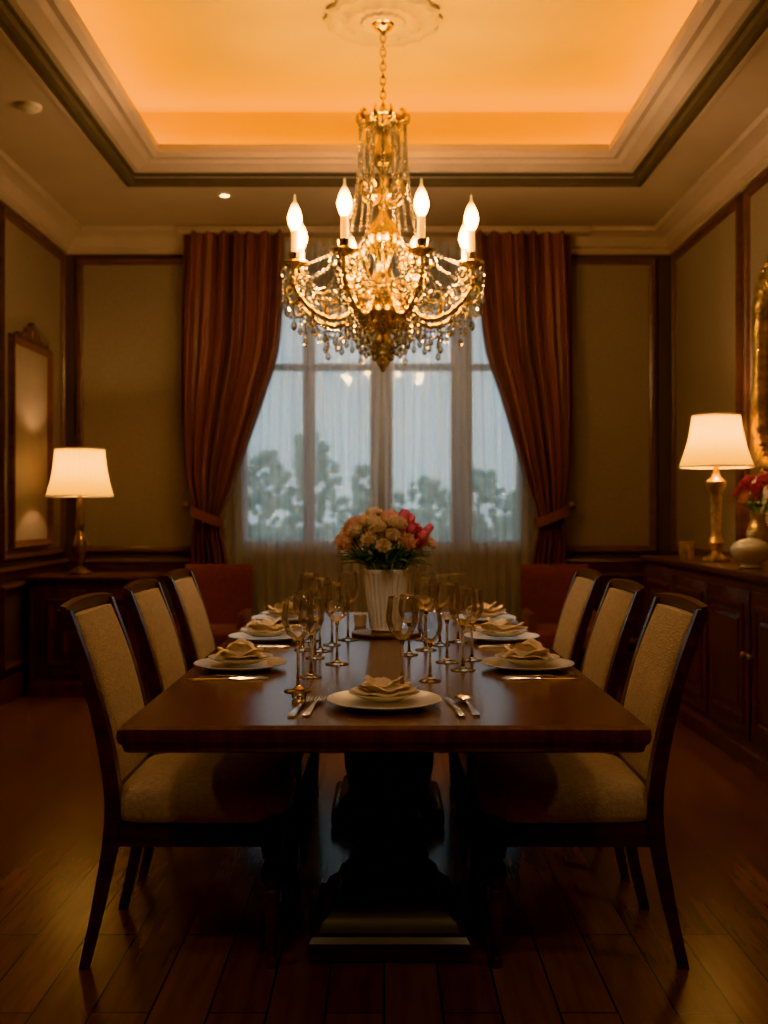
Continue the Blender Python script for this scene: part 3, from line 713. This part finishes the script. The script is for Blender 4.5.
for k in range(8):
    a=TAU*k/8+.2; R=Matrix.Rotation(a,4,'Z')
    tube(b,[R@Vector(p) for p in spline([(.03,0,Z(2.88)),(.08,0,Z(2.86)),(.12,0,Z(2.92)),(.10,0,Z(2.97)),(.07,0,Z(2.94))],5)],.006,6)
    tube(b,[R@Vector(p) for p in spline([(.06,0,Z(2.44)),(.14,0,Z(2.47)),(.19,0,Z(2.56)),(.16,0,Z(2.62)),(.13,0,Z(2.57))],5)],.007,6)
fin(b,'body',M_gold,C,ang=.7)
# arms
RA=.485
b=newbm()
sp1=spline([(.06,0,Z(2.40)),(.13,0,Z(2.36)),(.20,0,Z(2.26)),(.29,0,Z(2.235)),(.40,0,Z(2.28)),(RA,0,Z(2.38)),(RA,0,Z(2.48))],7)
tube(b,sp1,[.016-.005*i/len(sp1) for i in range(len(sp1))],8)
tube(b,spline([(.20,0,Z(2.27)),(.16,0,Z(2.20)),(.10,0,Z(2.22)),(.11,0,Z(2.28)),(.15,0,Z(2.27))],6),.008,6)
tube(b,spline([(.30,0,Z(2.245)),(.34,0,Z(2.34)),(.28,0,Z(2.38)),(.25,0,Z(2.33)),(.29,0,Z(2.31))],6),.007,6)
tube(b,spline([(.44,0,Z(2.33)),(.51,0,Z(2.30)),(.53,0,Z(2.36)),(.505,0,Z(2.385)),(.49,0,Z(2.36))],6),.006,6)
for p in sp1[4:-3:4]: ell(b,p,(.020,.020,.020),sub=1)
arm=fin(b,'arm',M_gold,C,ang=1)
b=newbm(); lathe(b,[(.008,Z(2.47)),(.02,Z(2.475)),(.06,Z(2.495)),(.068,Z(2.505)),(.063,Z(2.509)),(.03,Z(2.50)),(.022,Z(2.505)),(.028,Z(2.53)),(.033,Z(2.555)),(.020,Z(2.557))],32,c=(RA,0,0),flute=12,famp=.06,fz=(Z(2.49),Z(2.51))); cup=fin(b,'candle_cup',M_gold,arm,ang=.8)
b=newbm(); lathe(b,[(.0185,Z(2.545)),(.0185,Z(2.665)),(.014,Z(2.67))],20,c=(RA,0,0)); cand=fin(b,'candle_sleeve',M_candle,arm,ang=.6)
b=newbm(); lathe(b,[(.012,0),(.024,.018),(.035,.05),(.035,.07),(.026,.105),(.012,.14),(.006,.162),(.007,.178),(.0008,.188)],24); bulb=fin(b,'candle_bulb',M_bulb,arm,ang=None,loc=(RA,0,Z(2.668)))
L=bpy.data.lights.new('candle_light','POINT'); L.energy=10; L.color=(1,.76,.52); L.shadow_soft_size=.04
o=bpy.data.objects.new('candle_light',L); COL.objects.link(o); o.parent=arm; o.location=(RA-.09,0,Z(2.60))
angs=[-90+22.5+45*k for k in range(8)]
arms=[arm]+[dup(arm) for _ in range(7)]
for a,o in zip(angs,arms): o.rotation_euler=(0,0,math.radians(a))
# strands
DP=[(.0005,0),(.002,-.003),(.002,-.006),(.006,-.010),(.006,-.015),(.002,-.018),(.004,-.024),(.011,-.040),(.0125,-.048),(.008,-.060),(.001,-.066)]
def strand(pts,r,step,name='crystal_strand',drops=0,end=False):
    P_=[Vector(p) for p in pts]; b=newbm()
    L=[0]
    for i in range(1,len(P_)): L.append(L[-1]+(P_[i]-P_[i-1]).length)
    n=max(2,int(L[-1]/step)); j=0
    for q in range(n+1):
        d=L[-1]*q/n
        while j<len(L)-2 and L[j+1]<d: j+=1
        t=(d-L[j])/max(1e-6,L[j+1]-L[j]); p=P_[j].lerp(P_[j+1],t)
        ell(b,p,r*random.uniform(.85,1.15),sub=1)
        if drops and q%drops==drops//2: lathe(b,DP,6,c=(p.x,p.y,p.z-.008))
    if end: lathe(b,DP,6,c=tuple(P_[-1]-Vector((0,0,.006))))
    tube(b,P_,.0012,4)
    return fin(b,name,M_crystal,C,smooth=False)
for k in range(8):
    a=math.radians(angs[k]); R=Matrix.Rotation(a,4,'Z')
    strand([R@Vector(p) for p in spline([(.125,0,Z(3.27)),(.135,0,Z(3.05)),(.16,0,Z(2.85)),(.23,0,Z(2.62)),(.43,0,Z(2.50))],6)],.011,.022)
    strand([R@Vector(p) for p in spline([(.43,0,Z(2.49)),(.33,0,Z(2.34)),(.22,0,Z(2.36)),(.12,0,Z(2.46)),(.08,0,Z(2.60))],6)],.009,.019,drops=4)
    strand([R@Vector(p) for p in spline([(.48,0,Z(2.38)),(.37,0,Z(2.22)),(.26,0,Z(2.17)),(.13,0,Z(2.24))],6)],.009,.019,drops=3)
    a2=math.radians(angs[(k+1)%8]); p0=Vector((.475*math.cos(a),.475*math.sin(a),Z(2.48))); p1=Vector((.475*math.cos(a2),.475*math.sin(a2),Z(2.48)))
    m=(p0+p1)/2
    strand(spline([p0,p0.lerp(m,.5)*1+Vector((0,0,-.10)),m+Vector((0,0,-.14)),p1.lerp(m,.5)+Vector((0,0,-.10)),p1],6),.0095,.020,drops=3)
    am=(a+math.radians(22.5)); R2=Matrix.Rotation(am,4,'Z')
    strand([R2@Vector(p) for p in spline([(.12,0,Z(3.27)),(.11,0,Z(3.1)),(.10,0,Z(2.95)),(.12,0,Z(2.72))],6)],.0095,.02)
    strand([R2@Vector(p) for p in spline([(.13,0,Z(2.28)),(.10,0,Z(2.17)),(.05,0,Z(2.11)),(.02,0,Z(2.08))],6)],.0095,.018,drops=2)
    strand([R2@Vector(p) for p in spline([(.10,0,Z(2.68)),(.18,0,Z(2.55)),(.20,0,Z(2.45)),(.13,0,Z(2.31))],6)],.0095,.02,drops=4)
    strand([R2@Vector(p) for p in spline([(.06,0,Z(3.24)),(.12,0,Z(3.13)),(.10,0,Z(3.0)),(.05,0,Z(2.93))],6)],.0095,.02,drops=4)
    for r_,z_,l_ in ((.545,2.495,.13),(.455,2.30,.09),(.32,2.225,.10),(.24,2.23,.08)):
        strand([R@Vector((r_,0,Z(z_))),R@Vector((r_,0,Z(z_-l_)))],.009,.019,end=True)
b=newbm(); lathe(b,[(.0005,0),(.002,-.003),(.002,-.008),(.007,-.012),(.007,-.018),(.002,-.022),(.004,-.03),(.014,-.05),(.0155,-.06),(.010,-.075),(.001,-.085)],8)
drop=fin(b,'crystal_drop',M_crystal,C,smooth=False); dl=[]
for a in angs:
    a=math.radians(a); cxp,cyp=RA*math.cos(a),RA*math.sin(a)
    for q in range(6):
        t=TAU*q/6+a; dl.append((cxp+.063*math.cos(t),cyp+.063*math.sin(t),Z(2.497)))
    for r,z in ((.525,2.31),(.39,2.265),(.20,2.24)): dl.append((r*math.cos(a),r*math.sin(a),Z(z)))
for q in range(16): t=TAU*q/16; dl.append((.135*math.cos(t),.135*math.sin(t),Z(2.275)))
for q in range(6): t=TAU*q/6; dl.append((.045*math.cos(t),.045*math.sin(t),Z(2.13)))
drop.location=dl[0]
for p in dl[1:94]: dup(drop,location=p)
b=newbm(); lathe(b,[(.30,0),(.305,-.02),(.28,-.035),(.26,-.018),(.22,-.02),(.19,-.045),(.15,-.02),(.12,-.025),(.11,-.04),(.06,-.04)],96,flute=16,famp=.04,fz=(-.05,-.011),c=(CX,CY,HU)); struct(fin(b,'trim_13',M_ceilup,ang=.8))

# ------------------------------------------------------------ world
w=bpy.data.worlds.new('dusk'); bpy.context.scene.world=w; w.use_nodes=True; nt=w.node_tree; nt.nodes.clear()
out=nt.nodes.new('ShaderNodeOutputWorld'); bg=nt.nodes.new('ShaderNodeBackground'); nt.links.new(bg.outputs[0],out.inputs[0])
tc=nt.nodes.new('ShaderNodeTexCoord'); sp_=nt.nodes.new('ShaderNodeSeparateXYZ'); nt.links.new(tc.outputs['Generated'],sp_.inputs[0])
rp=nt.nodes.new('ShaderNodeValToRGB'); rp.color_ramp.elements[0].color=(.50,.58,.61,1); rp.color_ramp.elements[1].color=(.40,.50,.57,1)
rp.color_ramp.elements[1].position=.5
nt.links.new(sp_.outputs[2],rp.inputs[0]); nt.links.new(rp.outputs[0],bg.inputs[0]); bg.inputs[1].default_value=1.35

# ------------------------------------------------------------ camera
cam=bpy.data.cameras.new('camera'); co=bpy.data.objects.new('camera',cam); COL.objects.link(co)
co.location=(0,0,CZ); co.rotation_euler=(PI/2,0,0)
cam.sensor_fit='VERTICAL'; cam.sensor_height=36; cam.lens=36*F/1024
cam.dof.use_dof=True; cam.dof.focus_distance=2.95; cam.dof.aperture_fstop=2.8
cam.clip_start=.05
bpy.context.scene.camera=co
